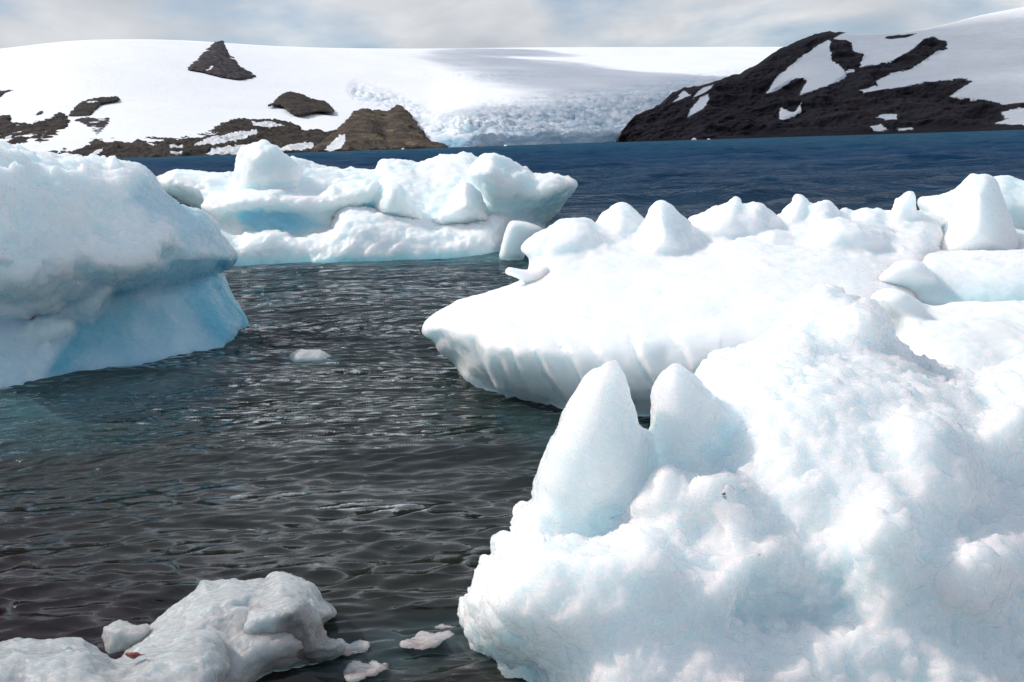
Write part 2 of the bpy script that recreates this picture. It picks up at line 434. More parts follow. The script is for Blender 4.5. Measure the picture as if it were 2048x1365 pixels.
# ------------------------------------------------------------------ water
def build_water():
    d = [1.0]
    while d[-1] < 5200:
        y = d[-1]; d.append(y+max(0.011, min(y*y/(1.6*1098)*0.85, 0.0105*y)) if y > 2.4 else y+0.03)
    d = np.array(d); nr = len(d); nc = 560
    a = np.tan(np.linspace(rad(-37), rad(37), nc))
    Y, A = np.meshgrid(d, a, indexing='ij'); X = A*Y
    x = X.ravel(); y = Y.ravel()
    gs = np.maximum(np.gradient(d)[:, None], (a[1]-a[0])*d[:, None]*0.5)*np.ones_like(A); gs = gs.ravel()
    # a wind sea: many small trains of waves around one direction, crests sharpened
    rs = np.random.RandomState(11)
    h = np.zeros(len(x)); dx = np.zeros(len(x)); dy = np.zeros(len(x))
    pn = np.stack([x*0.5, y*0.9, 0*x], 1)
    gust = 1+0.75*perlin(pn*0.55)+0.35*perlin(pn*1.7+4)
    far = np.clip((y-6)/60, 0, 1)
    for lam in np.exp(np.linspace(math.log(0.055), math.log(34), 128)):
        lam = lam*rs.uniform(0.97, 1.03)
        spread = rad(24 if lam < 0.5 else 20)
        ang = rad(97)+rs.normal()*spread
        kx, ky = math.cos(ang)*2*math.pi/lam, math.sin(ang)*2*math.pi/lam
        if lam < 0.08: st = 0.058
        elif lam < 0.17: st = 0.078
        elif lam < 0.40: st = 0.036
        elif lam < 1.2: st = 0.016
        elif lam < 12: st = 0.044
        else: st = 0.016
        w = np.clip(lam/gs/1.7-0.75, 0, 1)
        if lam > 1.2: w = w*np.clip((y-3.5*lam)/(4.0*lam), 0, 1)
        m = w > 0.002
        ph = kx*x[m]+ky*y[m]+rs.uniform(0, 6.283)
        amp = st*lam/(2*math.pi)*w[m]*np.clip(gust[m], 0.25, 2)
        h[m] += amp*np.cos(ph)
        dx[m] -= 0.85*amp*math.cos(ang)*np.sin(ph); dy[m] -= 0.85*amp*math.sin(ang)*np.sin(ph)
    calm = 1-np.clip((y-900)/300, 0, 1); h *= calm
    x = x+dx*calm; y = y+dy*calm
    V = np.stack([x, y, h], 1)
    i = np.arange(nr-1)[:, None]*nc+np.arange(nc-1)[None, :]
    Q = np.stack([i, i+1, i+nc+1, i+nc], -1).reshape(-1, 4)
    uu = 1024+0*x; vv = 0*x
    dd = V-CAMP; dz_ = dd@_f; uu = 1024+F_PX*(dd@_r)/dz_; vv = 682.5-F_PX*(dd@_u)/dz_
    sub = np.zeros(len(x)); near = (y > 2) & (y < 30)  # tint of submerged ice; off the left berg its reflection is painted in
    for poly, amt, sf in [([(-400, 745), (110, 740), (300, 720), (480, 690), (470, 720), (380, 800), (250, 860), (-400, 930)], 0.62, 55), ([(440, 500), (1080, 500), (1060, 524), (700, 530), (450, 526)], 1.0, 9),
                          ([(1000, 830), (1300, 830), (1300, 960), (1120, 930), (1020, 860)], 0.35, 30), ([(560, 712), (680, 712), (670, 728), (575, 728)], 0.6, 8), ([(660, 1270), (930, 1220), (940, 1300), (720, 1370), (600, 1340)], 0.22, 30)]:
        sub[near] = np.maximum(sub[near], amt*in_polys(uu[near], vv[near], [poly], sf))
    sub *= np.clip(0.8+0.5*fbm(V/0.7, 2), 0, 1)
    me = mesh_from('water', V, Q, {'ice_and_reflection': sub})
    m, t, b = new_mat('sea_water')
    g = t.nodes.new('ShaderNodeNewGeometry'); pos = g.outputs['Position']
    sx = t.nodes.new('ShaderNodeSeparateXYZ'); t.links.new(pos, sx.inputs[0])
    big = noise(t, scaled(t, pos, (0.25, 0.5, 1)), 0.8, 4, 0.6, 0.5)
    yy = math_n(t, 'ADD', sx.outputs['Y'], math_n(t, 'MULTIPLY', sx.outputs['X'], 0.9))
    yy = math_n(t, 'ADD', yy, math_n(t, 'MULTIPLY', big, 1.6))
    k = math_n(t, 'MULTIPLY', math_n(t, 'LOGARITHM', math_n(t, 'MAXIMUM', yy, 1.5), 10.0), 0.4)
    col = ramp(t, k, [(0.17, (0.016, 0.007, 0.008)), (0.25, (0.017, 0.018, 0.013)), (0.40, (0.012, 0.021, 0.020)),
                      (0.58, (0.004, 0.026, 0.056)), (0.80, (0.004, 0.036, 0.088)), (1.0, (0.007, 0.055, 0.105))])  # far blues hold the sky's reflection, painted into the diffuse colour
    t.nodes.remove(b)
    col = mixc(t, attr(t, 'ice_and_reflection'), col, (0.075, 0.17, 0.19))
    n1 = noise(t, scaled(t, pos, (0.4, 1.0, 1), (0, 0, rad(8))), 26, 3, 0.55, 0.5)
    n2 = noise(t, scaled(t, pos, (0.35, 1.0, 1), (0, 0, rad(-6))), 3.2, 5, 0.62, 0.4)
    n3 = noise(t, scaled(t, pos, (0.4, 1.0, 1), (0, 0, rad(4))), 0.35, 6, 0.65, 0.4)
    n4 = noise(t, scaled(t, pos, (0.4, 1.0, 1), (0, 0, rad(-3))), 0.07, 4, 0.6, 0.3)
    nb = bump(t, None, n1, 0.15, 0.008)
    nb = bump(t, None, n2, 0.25, 0.04, nb)
    nb = bump(t, None, n3, 0.9, 0.8, nb)
    nb = bump(t, None, n4, 0.9, 3.0, nb)
    fr = t.nodes.new('ShaderNodeFresnel'); fr.inputs['IOR'].default_value = 1.56; t.links.new(nb, fr.inputs['Normal'])
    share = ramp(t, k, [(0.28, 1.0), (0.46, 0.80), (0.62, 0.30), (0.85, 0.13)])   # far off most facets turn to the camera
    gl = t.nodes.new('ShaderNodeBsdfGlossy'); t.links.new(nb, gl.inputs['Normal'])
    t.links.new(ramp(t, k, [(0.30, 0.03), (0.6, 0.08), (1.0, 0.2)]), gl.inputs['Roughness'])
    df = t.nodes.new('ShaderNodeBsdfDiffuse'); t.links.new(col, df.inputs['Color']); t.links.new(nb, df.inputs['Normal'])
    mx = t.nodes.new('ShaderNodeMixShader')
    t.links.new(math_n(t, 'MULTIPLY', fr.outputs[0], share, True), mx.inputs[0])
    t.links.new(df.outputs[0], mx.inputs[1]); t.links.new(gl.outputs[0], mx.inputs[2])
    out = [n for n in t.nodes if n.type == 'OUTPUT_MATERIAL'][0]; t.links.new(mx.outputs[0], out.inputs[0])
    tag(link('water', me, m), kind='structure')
build_water()

# ------------------------------------------------------------------ ice cap behind the bay
RIDGE = np.array([(-900, 210), (-400, 140), (0, 98), (60, 91), (130, 82), (200, 79), (280, 79), (350, 80), (420, 84), (500, 90), (600, 95),
                  (700, 97), (840, 98), (1000, 96), (1100, 95), (1560, 94), (1700, 94), (2400, 94), (2900, 94)], float)
def ridge_v(u): return sum(np.interp(np.asarray(u, float)+o, RIDGE[:, 0], RIDGE[:, 1])*w for o, w in ((-60, .1), (-40, .15), (-20, .15), (0, .2), (20, .15), (40, .15), (60, .1)))
def Y_shore(u):
    t = np.clip((np.asarray(u, float)-250)/1000, 0, 1); return 1000+500*t*t*(3-2*t)
def Y_top(u):
    t = np.clip((np.asarray(u, float)+100)/1400, 0, 1); return 2600+3000*t*t*t*(t*(6*t-15)+10)
def shore_v(u):
    return horizon_v(u)+CAM_H/Y_shore(u)*F_PX+1.0
def cap_Y(u, v):
    s = np.clip((shore_v(u)-v)/(shore_v(u)-ridge_v(u)), 0, 1)
    front = np.clip((np.asarray(u, float)-850)/110, 0, 1); front = front*front*(3-2*front)
    g2 = np.where(s < 0.13, s*0.10, 0.013+(s-0.13)/0.87*0.987)      # the glacier ends in a cliff
    s = s*(1-front)+g2*front
    g = 0.62*s**1.25+0.38*(1-np.sqrt(np.maximum(1-s*s, 0)))
    return Y_shore(u)+(Y_top(u)-Y_shore(u))*g
def build_cap():
    us = np.arange(-700, 2600, 3.5)
    s = 1-np.cos(np.linspace(0, math.pi/2, 150))**1.25
    s = np.unique(np.concatenate([np.linspace(-0.03, 0, 2), s, np.linspace(0, 0.22, 46)]))
    U, Sg = np.meshgrid(us, s, indexing='ij')
    Vv = shore_v(U)-(shore_v(U)-ridge_v(U))*Sg
    Yg = cap_Y(U, Vv)
    P = at(U.ravel(), Vv.ravel(), Yg.ravel())
    u = U.ravel(); v = Vv.ravel()
    # crevassed ice towards the glacier front
    cre = np.clip((u-835)/70, 0, 1)*np.clip((v-(205-(u-900)*0.13))/45, 0, 1)*np.clip((2000-u)/100, 0, 1)
    cre = np.maximum(cre, 0.35*np.clip(1-np.abs(u-1000)/190, 0, 1)*np.clip(1-np.abs(v-152)/18, 0, 1))
    cre = np.maximum(cre, 0.55*np.clip(1-seg_dist(u, v, np.array([(715, 182), (800, 205), (860, 235), (870, 270)], float), False)/24, 0, 1))
    w1 = worley(P*np.array([1/62., 1/60., 1/24.])+0.5*perlin(P/90.)[:, None]); w2 = worley(P*np.array([1/16., 1/22., 1/10.])+3.3)
    dz = cre*(0.45+0.55*np.clip((Sg.ravel()-0.1)*8, 0, 1))*(-9*np.exp(-((w1[1]-w1[0])/0.12)**2)+4.5*(w1[2]-0.5)-4*np.exp(-((w2[1]-w2[0])/0.15)**2)+2.5*(w2[2]-0.5)+8*fbm(P/np.array([90., 60., 50.]), 5))
    dz += (1-cre)*6.0*perlin(P/np.array([420., 700., 400.]))*np.clip((s.max()-Sg.ravel())*3, 0, 1)*np.clip(Sg.ravel()*6, 0, 1)
    edge = np.clip(Sg.ravel()/0.02, 0, 1)
    P[:, 2] += dz*edge
    P[:, 1] -= cre*9*(w1[2]-0.5)*edge
    cliff = cre*np.clip(1-np.abs(Sg.ravel()-0.065)/0.08, 0, 1)
    blue = np.clip(cliff*(0.75+1.2*perlin(P*np.array([1/50., 1/400., 1/50.]))), 0, 1)
    blue = np.maximum(blue, cre*0.55*np.exp(-((w1[1]-w1[0])/0.10)**2))
    dirt = cre*np.clip((u-1230)/170, 0, 1)*np.clip(fbm(P/45., 4)*1.3+0.25, 0, 1)*0.55
    dirt = np.maximum(dirt, (u < 860)*np.clip(1-Sg.ravel()/0.16, 0, 1)*np.clip(0.42+fbm(P/60., 4)*0.6, 0, 1)*0.42)
    nr = len(s)
    # ground falling away behind the skyline
    i = np.arange(len(us)-1)[:, None]*nr+np.arange(nr-1)[None, :]
    Q = np.stack([i, i+nr, i+nr+1, i+1], -1)
    cut = int(np.searchsorted(us, 850))
    for nm, sl_ in (('snowfield', slice(0, cut)), ('glacier', slice(cut, None))):
        q = Q[sl_].reshape(-1, 4); used, inv = np.unique(q, return_inverse=True); q2 = inv.reshape(-1, 4)
        VP = P[used]
        # back edge: the last row of each column gets a row behind and below it
        rows = np.nonzero(used % nr == nr-1)[0]
        back = VP[rows]+np.array([0, 900, -60.]); back2 = VP[rows]+np.array([0, 2200, -420.])
        n0 = len(VP); m_ = len(rows)
        VP = np.concatenate([VP, back, back2])
        a_ = rows[:-1]; b_ = rows[1:]; j = np.arange(m_-1)
        qb = np.concatenate([np.stack([a_, b_, n0+j+1, n0+j], 1), np.stack([n0+j, n0+j+1, n0+m_+j+1, n0+m_+j], 1)])
        q2 = np.concatenate([q2, qb])
        ex = np.zeros(2*m_)
        at_ = {'crev': np.concatenate([cre[used], ex]), 'blue': np.concatenate([blue[used], ex]), 'dirt': np.concatenate([dirt[used], ex])}
        tag(link(nm, mesh_from(nm, VP, q2, at_), M_SNOW), kind='structure')
build_cap()

# ------------------------------------------------------------------ mountain on the right
MT = np.array([(1236, 284), (1241, 270), (1250, 255), (1270, 232), (1300, 218), (1330, 205), (1345, 185), (1370, 176), (1400, 172), (1440, 160),
               (1465, 150), (1480, 147), (1520, 125), (1560, 98), (1600, 80), (1640, 66), (1660, 63), (1680, 64), (1705, 68), (1760, 67), (1800, 66),
               (1850, 58), (1900, 47), (1960, 31), (2048, 14), (2200, -6), (2500, -30), (3000, 20)], float)
SNOW_R = [
    [(1705, 60), (1760, 58), (1850, 48), (1960, 20), (2048, 4), (2500, -60), (3100, -20), (3100, 200), (2300, 205), (2100, 207), (2048, 209), (2003, 211), (1982, 199), (1937, 195), (1900, 192),
     (1941, 166), (1920, 161), (1862, 166), (1800, 176), (1722, 191), (1713, 184), (1751, 176), (1746, 166), (1780, 151), (1813, 145),
     (1846, 124), (1871, 106), (1895, 99), (1891, 85), (1862, 76), (1842, 83), (1821, 103), (1780, 124), (1751, 132), (1717, 137),
     (1726, 108), (1705, 106), (1701, 89), (1664, 81), (1676, 72)],
    [(1655, 84), (1635, 93), (1597, 120), (1573, 141), (1552, 157), (1531, 190), (1552, 182), (1589, 159), (1614, 163), (1606, 174), (1599, 192), (1655, 174), (1693, 155), (1664, 124), (1657, 103)],
    [(1424, 174), (1399, 182), (1384, 199), (1407, 190), (1419, 182)],
    [(1415, 192), (1399, 199), (1378, 224), (1372, 240), (1407, 219), (1415, 203)],
    [(1366, 182), (1357, 195), (1345, 207), (1378, 195), (1370, 184)],
    [(1560, 215), (1573, 224), (1589, 226), (1600, 207), (1602, 224), (1591, 232), (1573, 238), (1562, 244), (1558, 236)],
    [(1747, 240), (1767, 232), (1788, 230), (1790, 244), (1771, 244)],
    [(1736, 255), (1755, 254), (1776, 261), (1759, 264), (1742, 262)],
    [(1788, 259), (1821, 257), (1825, 261), (1796, 263)],
    [(1987, 248), (2016, 238), (2001, 226), (2048, 219), (2200, 215), (2200, 248), (2048, 250)],
    [(1689, 146), (1707, 141), (1705, 147), (1690, 149)]]
ROCK_ISL = [[(1767, 81), (1771, 74), (1800, 70), (1833, 68), (1815, 75), (1785, 79)], [(1845, 108), (1858, 102), (1862, 106), (1850, 110)]]
def build_mountain():
    us = np.arange(1236, 2900, 2.2)
    s = np.linspace(0, 1, 130)**0.9
    U, Sg = np.meshgrid(us, s, indexing='ij')
    top = np.interp(U, MT[:, 0], MT[:, 1])
    jag = fbm(np.stack([U.ravel()/16, U.ravel()*0, U.ravel()*0+4], 1), 4).reshape(U.shape)
    top = top-2.5*jag*np.clip((1720-U)/30, 0, 1)
    base = horizon_v(U)+CAM_H/1150*F_PX+1.5
    top = np.minimum(top, base-0.5)
    Vv = base+(top-base)*Sg
    hgt = (base-top)
    Yb = np.interp(U, [1236, 1400, 1700, 2300, 2900], [1380, 1250, 1150, 950, 800])
    Yt = Yb+hgt*3.4+40
    Yg = Yb+(Yt-Yb)*(0.7*Sg+0.3*(1-np.sqrt(np.maximum(1-Sg**2, 0))))
    u = U.ravel(); v = Vv.ravel(); P = at(u, v, Yg.ravel())
    sn = in_polys(u, v, SNOW_R, 4.5)*(1-in_polys(u, v, ROCK_ISL, 2))
    env = np.clip(Sg.ravel()*12, 0, 1)*np.clip((1-Sg.ravel())*14, 0, 1)
    rid = fbm(P*np.array([1/75., 1/130., 1/75.]), 6, 0.55, ridge=True)
    fin = fbm(P/16., 4, 0.6, ridge=True)
    off = (26*rid+3.2*fin)*(1-sn)*env + (5*perlin(P/120.)+1.5*perlin(P/33.)+5)*sn*env
    P[:, 1] -= off; P[:, 2] += 0.25*off*env
    P[:, 2] = np.where(Sg.ravel() < 0.004, -3, P[:, 2])
    nr = len(s)
    i = np.arange(len(us)-1)[:, None]*nr+np.arange(nr-1)[None, :]
    Q = np.stack([i, i+nr, i+nr+1, i+1], -1).reshape(-1, 4)
    rows = np.arange(len(us))*nr+nr-1
    back = P[rows]+np.array([0, 160, -15.]); back2 = P[rows]+np.array([0, 600, 0.]); back2[:, 2] = -5
    n0 = len(P); m_ = len(rows); j = np.arange(m_-1)
    P = np.concatenate([P, back, back2]); a_ = rows[:-1]; b_ = rows[1:]
    Q = np.concatenate([Q, np.stack([a_, b_, n0+j+1, n0+j], 1), np.stack([n0+j, n0+j+1, n0+m_+j+1, n0+m_+j], 1)])
    sn = np.concatenate([sn, sn[rows], sn[rows]])
    tag(link('mountain', mesh_from('mountain', P, Q, {'snow': sn}), M_SLOPE), kind='structure')
build_mountain()

# ------------------------------------------------------------------ rock outcrops of the left shore
def z1(P): return [(x*0.3418, y*0.3418) for x, y in P]
def rock_disp(a, sc):
    def fn(P, n, u, v):
        return a*(0.8*fbm(P/sc*np.array([1, 1, 0.5]), 5, 0.48, ridge=True)+0.25*fbm(P/(sc*0.3), 3, 0.5)-0.1)
    return fn
SHORE_PATCH = [z1([(1470, 718), (1600, 718), (1665, 740), (1580, 750), (1490, 742)]),
    z1([(1130, 855), (1230, 810), (1350, 785), (1500, 763), (1512, 785), (1400, 822), (1280, 850)]),
    z1([(1180, 903), (1240, 877), (1330, 862), (1480, 850), (1640, 860), (1700, 850), (1830, 838), (1840, 872), (1700, 888), (1420, 905)]),
    z1([(990, 850), (1070, 850), (1070, 872), (1000, 875)]), z1([(990, 888), (1080, 885), (1060, 902), (1000, 905)]),
    z1([(500, 925), (570, 890), (605, 865), (600, 895), (540, 935)]),
    z1([(0, 835), (40, 800), (70, 790), (60, 830), (10, 850)]),
    z1([(500, 600), (560, 590), (575, 600), (520, 608)]),
    z1([(1200, 412), (1240, 388), (1248, 394), (1215, 415)]),
    [(644, 301), (661, 290), (682, 270), (690, 268), (691, 284), (682, 298)]]
def outcrop(name, poly, label, T=26, R=30, mat=M_ROCK, da=4, sc=26, step=1.7, push=0, p=1.8):
    lb = [L(poly, push, T, R=R, p=p, sm=1)]
    o = body(name, lb, mat, step=step, k=1, zmin=-4, Yfun=lambda U, V: cap_Y(U, V), disp=rock_disp(da, sc),
             marks={'snow': lambda P, n, u, v: in_polys(u, v, SHORE_PATCH, 1.2)}, soft=2)
    return tag(o, label, 'rock')
outcrop('rock_peak', [(373, 138), (393, 121), (407, 106), (424, 89), (436, 83), (446, 82), (451, 92), (458, 109), (472, 120), (479, 133), (492, 140), (513, 155),
        (479, 161), (444, 156), (403, 146), (379, 142)], 'dark pointed rock peak standing alone near the top of the snow slope', T=110, R=38, da=7, sc=45)
outcrop('rock_outcrop', [(533, 212), (547, 205), (561, 191), (578, 184), (602, 188), (625, 198), (649, 203), (663, 214), (670, 226), (636, 224), (605, 231), (581, 226), (561, 212)],
        'dark rounded rock hump surrounded by snow above the shore headland', T=60, R=24, mat=M_BROWN, da=4, sc=30)
outcrop('rocky_shore', z1([(335, 935), (345, 905), (380, 880), (490, 868), (530, 825), (590, 812), (620, 820), (680, 812), (740, 803), (725, 845), (800, 825), (900, 808), (990, 815),
        (1060, 815), (1120, 795), (1200, 785), (1290, 730), (1380, 700), (1450, 700), (1600, 703), (1690, 715), (1760, 745), (1750, 768), (1800, 765),
        (1860, 760), (1920, 775), (1990, 770), (2060, 930), (1700, 960), (900, 980), (400, 975)]),
        'long low band of brown shore rock with snow strips behind the far iceberg', T=30, R=22, mat=M_BROWN, da=5, sc=22)
HEAD = [L([(628, 312), (634, 297), (668, 267), (696, 241), (709, 224), (726, 219), (744, 221), (762, 250), (780, 312)], -90, 90, R=40, p=1.7),
    L([(720, 312), (740, 226), (774, 223), (800, 240), (820, 312)], -20, 80, R=30, p=2),
    L([(770, 312), (776, 250), (774, 226), (791, 213), (805, 213), (819, 226), (832, 243), (843, 260), (860, 280), (893, 294), (895, 306), (840, 312)], -80, 95, R=34, p=1.6),
    L([(655, 312), (680, 285), (700, 262), (735, 262), (745, 290), (750, 312)], -130, 60, R=30, p=1.8)]
tag(body('rocky_headland', HEAD, M_HEAD, step=1.6, k=7, zmin=-4, Yfun=lambda U, V: cap_Y(U, V), disp=rock_disp(6, 50), marks={'snow': lambda P, n, u, v: in_polys(u, v, SHORE_PATCH, 1.2)}, soft=1),
    'brown double-humped rock headland at the waterline beside the glacier front', 'rock')
outcrop('shore_rock', z1([(-160, 680), (0, 680), (60, 675), (65, 720), (180, 720), (300, 690), (350, 660), (400, 690), (410, 725), (380, 770), (350, 800), (290, 835),
        (230, 850), (180, 830), (150, 855), (0, 858), (-160, 860)]), 'grey layered shore rock at the left edge above the large blue iceberg', T=30, R=20, mat=M_BROWN, da=4, sc=22)
outcrop('shore_rock.001', z1([(400, 682), (440, 625), (500, 588), (570, 573), (640, 570), (690, 563), (698, 590), (600, 610), (560, 645), (530, 678), (470, 684)]),
        'tapering dark rock rib pointing right in the snow above the left shore', T=20, R=12, da=3, sc=20, mat=M_BROWN)
outcrop('shore_rock.002', z1([(430, 710), (500, 688), (580, 700), (640, 693), (637, 740), (600, 790), (560, 812), (530, 780), (490, 735)]),
        'small dark wedge of rock just below the tapering rock rib', T=20, R=12, da=3, sc=20)
outcrop('shore_rock.003', z1([(255, 890), (300, 878), (348, 880), (330, 912), (280, 922)]), 'smallest low boulder at the waterline behind the left iceberg', T=9, R=6, da=1.5, sc=12)
outcrop('shore_rock.004', z1([(308, 862), (340, 835), (378, 823), (362, 852), (320, 872)]), 'narrow slanting boulder in dirty snow above the waterline boulder', T=9, R=6, da=1.5, sc=12)
outcrop('shore_rock.005', z1([(203, 678), (230, 650), (256, 648), (246, 668)]), 'tiny dark boulder alone in white snow at far left', T=8, R=5, da=1, sc=12)
outcrop('shore_rock.006', z1([(-100, 520), (0, 528), (92, 528), (30, 545), (0, 568), (-100, 590)]), 'thin dark rock sliver high in the snow at the left edge', T=20, R=10, da=2, sc=15)

# drift ice far out, along the shore
def drift(u, w, h, label, k=0):
    v = horizon_v(u)+CAM_H/1050*F_PX
    o = body('drift_ice', [L([(u-w, v+1), (u-w*0.6, v-h*0.7), (u-w*0.1, v-h), (u+w*0.5, v-h*0.8), (u+w, v+1), (u, v+3)], 1050, 3, R=4, p=2)], M_FAR, step=0.8, k=0.5, zmin=-1,
             disp=lambda P, n, uu, vv: 0.5*perlin(P/3.0+k))
    tag(o, label, 'ice', 'drift ice along the far shore')
drift(1388, 6, 5, 'white speck of drift ice under the left foot of the dark mountain')
drift(1418, 4, 3, 'faint low drift ice just right of the white speck below the mountain', 3)
drift(806, 4, 3, 'small drift ice floating in front of the brown headland', 5)
drift(1012, 5, 3, 'small drift ice below the blue glacier cliff', 9)

# ------------------------------------------------------------------ icebergs
def ice_disp(a=0.02, sc=0.35, fine=0.006, fsc=0.06, cusp=0.0, csc=0.12, chip=0.0, chsc=0.1):
    def fn(P, n, u, v):
        d = a*fbm(P/sc, 4, 0.5)
        d = d+fine*fbm(P/fsc+3.3, 3, 0.55)
        if cusp:
            w = P+0.3*csc*np.stack([perlin(P/csc), perlin(P/csc+9), perlin(P/csc+19)], 1)
            f1, f2, idc = worley(w/csc)
            d = d+cusp*(0.45-f1)*(0.6+0.8*idc)*np.clip(0.6+1.2*perlin(P/(csc*4)+2), 0, 1.3)
        if chip:
            q = P/chsc+0.35*np.stack([perlin(P/chsc*1.7+1), perlin(P/chsc*1.7+31), perlin(P/chsc*1.7+51)], 1)
            d = d+chip*chips(q)+0.4*chip*chips(q*2.3+7)
        return d
    return fn
def zero(P, n, u, v): return np.zeros(len(P))
def low_blue(h, amt):
    return lambda P, n, u, v: np.clip((h-P[:, 2])/h, 0, 1)*amt

# --- left berg
t_ = thing('iceberg', (-3.0, 9.3, 0), 'big iceberg at the left edge with a white crust above a deep blue undercut side', 'iceberg')
def left_blue(P, n, u, v):
    m = in_polys(u, v, [[(290, 355), (330, 380), (420, 430), (480, 500), (520, 640), (510, 720), (440, 730), (90, 770), (85, 745), (115, 700), (145, 665), (150, 640), (180, 640), (206, 611), (228, 573), (286, 558), (327, 539), (331, 512), (358, 493), (350, 450), (300, 430), (260, 400), (270, 370)]], 14)
    m = m*np.where(v > 520, 1.0, 0.6)
    light = in_polys(u, v, [[(-100, 540), (170, 552), (180, 575), (100, 630), (-100, 645)], [(325, 655), (395, 660), (390, 705), (340, 700)]], 10)
    return np.clip(np.maximum(m*(0.85+0.4*fbm(P/0.6, 3)), np.maximum(0.38*np.clip((v-540)/40, 0, 1)*(1-light), 0.16*np.clip((v-440)/60, 0, 1))), 0, 1)
_lr = ice_disp(0.03, 0.5, 0.006, 0.08, 0.010, 0.2, 0.06, 0.24); _ls = ice_disp(0.03, 0.6, 0.002, 0.08, 0.0, 0.2, 0.018, 0.3)
def ldisp(P, n, u, v):
    w = np.clip(left_blue(P, n, u, v)*1.5, 0, 1); return _lr(P, n, u, v)*(1-w)+_ls(P, n, u, v)*w
body('body', [
    L([(-140, 292), (0, 293), (40, 303), (76, 312), (171, 317), (248, 322), (278, 335), (301, 356), (324, 383), (366, 409), (404, 421), (434, 444), (440, 467), (457, 486), (473, 508),
       (468, 528), (442, 543), (420, 560), (300, 590), (-140, 600)], 9.75, 1.05, R=110, p=2.4, du=0.50, dv=-0.25, at0=(250, 470)),
    L([(-140, 520), (300, 530), (430, 535), (457, 577), (480, 615), (496, 642), (500, 672), (495, 720), (420, 840), (-140, 880)], 9.62, 0.95, R=90, p=2.6, du=0.30, dv=-0.36, at0=(250, 680)),
    L([(-140, 300), (0, 296), (60, 313), (160, 320), (240, 326), (276, 345), (262, 385), (262, 425), (278, 436), (324, 434), (347, 451), (358, 493), (333, 512), (327, 539), (286, 558), (244, 566),
       (213, 564), (171, 554), (160, 547), (0, 543), (-140, 545)], 8.95, 0.72, R=62, p=2.3, du=0.28, dv=-0.45, at0=(180, 480)),
    L([(-140, 545), (0, 552), (100, 556), (164, 560), (178, 576), (145, 596), (114, 623), (95, 627), (23, 640), (-140, 652)], 8.45, 0.42, R=26, p=2.4, du=0.2, at0=(50, 600)),
    L([(-140, 640), (0, 648), (95, 632), (141, 645), (145, 665), (114, 699), (84, 740), (60, 800), (-140, 840)], 8.55, 0.50, R=40, p=2.2, du=0.2, at0=(50, 700)),
    L([(150, 578), (187, 566), (228, 575), (206, 611), (179, 640), (107, 632)], 8.80, 0.30, R=24, p=2.4),
    ], M_BLUE, t_, step=3, k=0.035, disp=ldisp, marks={'blue': left_blue})

# --- far berg
t_ = thing('iceberg.001', (-1.6, 17.2, 0), 'long low iceberg in the middle distance with a bright blue hollow in its side', 'iceberg')
CAVE = [(472, 432), (500, 420), (560, 420), (600, 430), (655, 452), (625, 463), (570, 468), (520, 462), (492, 455)]
def far_blue(P, n, u, v):
    m = 0.75*in_polys(u, v, [CAVE], 7)
    m = np.maximum(m, 0.95*in_polys(u, v, [[(530, 440), (580, 434), (605, 440), (580, 462), (535, 458)]], 4))
    m = np.maximum(m, 0.30*in_polys(u, v, [[(1000, 400), (1150, 380), (1100, 450), (1020, 440)]], 16))
    m = np.maximum(m, 0.45*np.clip((0.16-P[:, 2])/0.16, 0, 1))
    m = np.maximum(m, 0.16*np.clip(0.3+fbm(P/0.9, 3), 0, 1))
    return np.clip(m, 0, 1)
dfar = ice_disp(0.05, 0.8, 0.02, 0.16, 0.02, 0.35, 0.055, 0.42)
body('body', [
    L([(304, 356), (329, 349), (350, 339), (384, 341), (434, 345), (451, 348), (476, 342), (500, 325), (569, 318), (602, 321), (636, 330), (678, 337), (749, 339), (758, 326), (766, 319), (800, 324),
       (842, 328), (888, 314), (930, 306), (955, 314), (989, 307), (1014, 318), (1048, 335), (1069, 349), (1115, 349), (1140, 362), (1130, 393), (1098, 435), (1085, 455), (1080, 560), (470, 560), (440, 500), (400, 420), (325, 381)],
      18.4, 1.3, R=80, p=2.0, dv=-0.9, at0=(700, 430)),
    L([(410, 400), (520, 380), (650, 385), (670, 410), (600, 432), (480, 430), (420, 440)], 17.3, 0.8, R=35, p=2),
    L([(934, 351), (955, 316), (989, 309), (1048, 337), (1069, 350), (1115, 350), (1149, 366), (1146, 378), (1098, 440), (1035, 440), (980, 420), (955, 380)], 17.4, 1.1, R=60, p=1.7, dv=0.5),
    L([(619, 430), (644, 410), (657, 372), (720, 360), (758, 364), (754, 406), (678, 430)], 17.2, 0.6, R=36, p=2),
    L([(749, 415), (766, 377), (787, 366), (804, 372), (825, 406), (840, 440), (760, 440)], 17.0, 0.6, R=34, p=1.6),
    L([(875, 445), (905, 389), (922, 362), (938, 364), (959, 389), (982, 425), (984, 450)], 16.8, 0.7, R=42, p=1.6),
    L([(470, 380), (481, 305), (502, 291), (527, 283), (544, 289), (569, 309), (610, 330), (590, 375), (520, 385)], 17.6, 0.55, R=40, p=2),
    L(CAVE, 16.3, 0.72, R=22, p=2.5, sub=True),
    ], M_FAR, t_, step=3, k=0.14, disp=dfar, marks={'blue': far_blue}, soft=1)
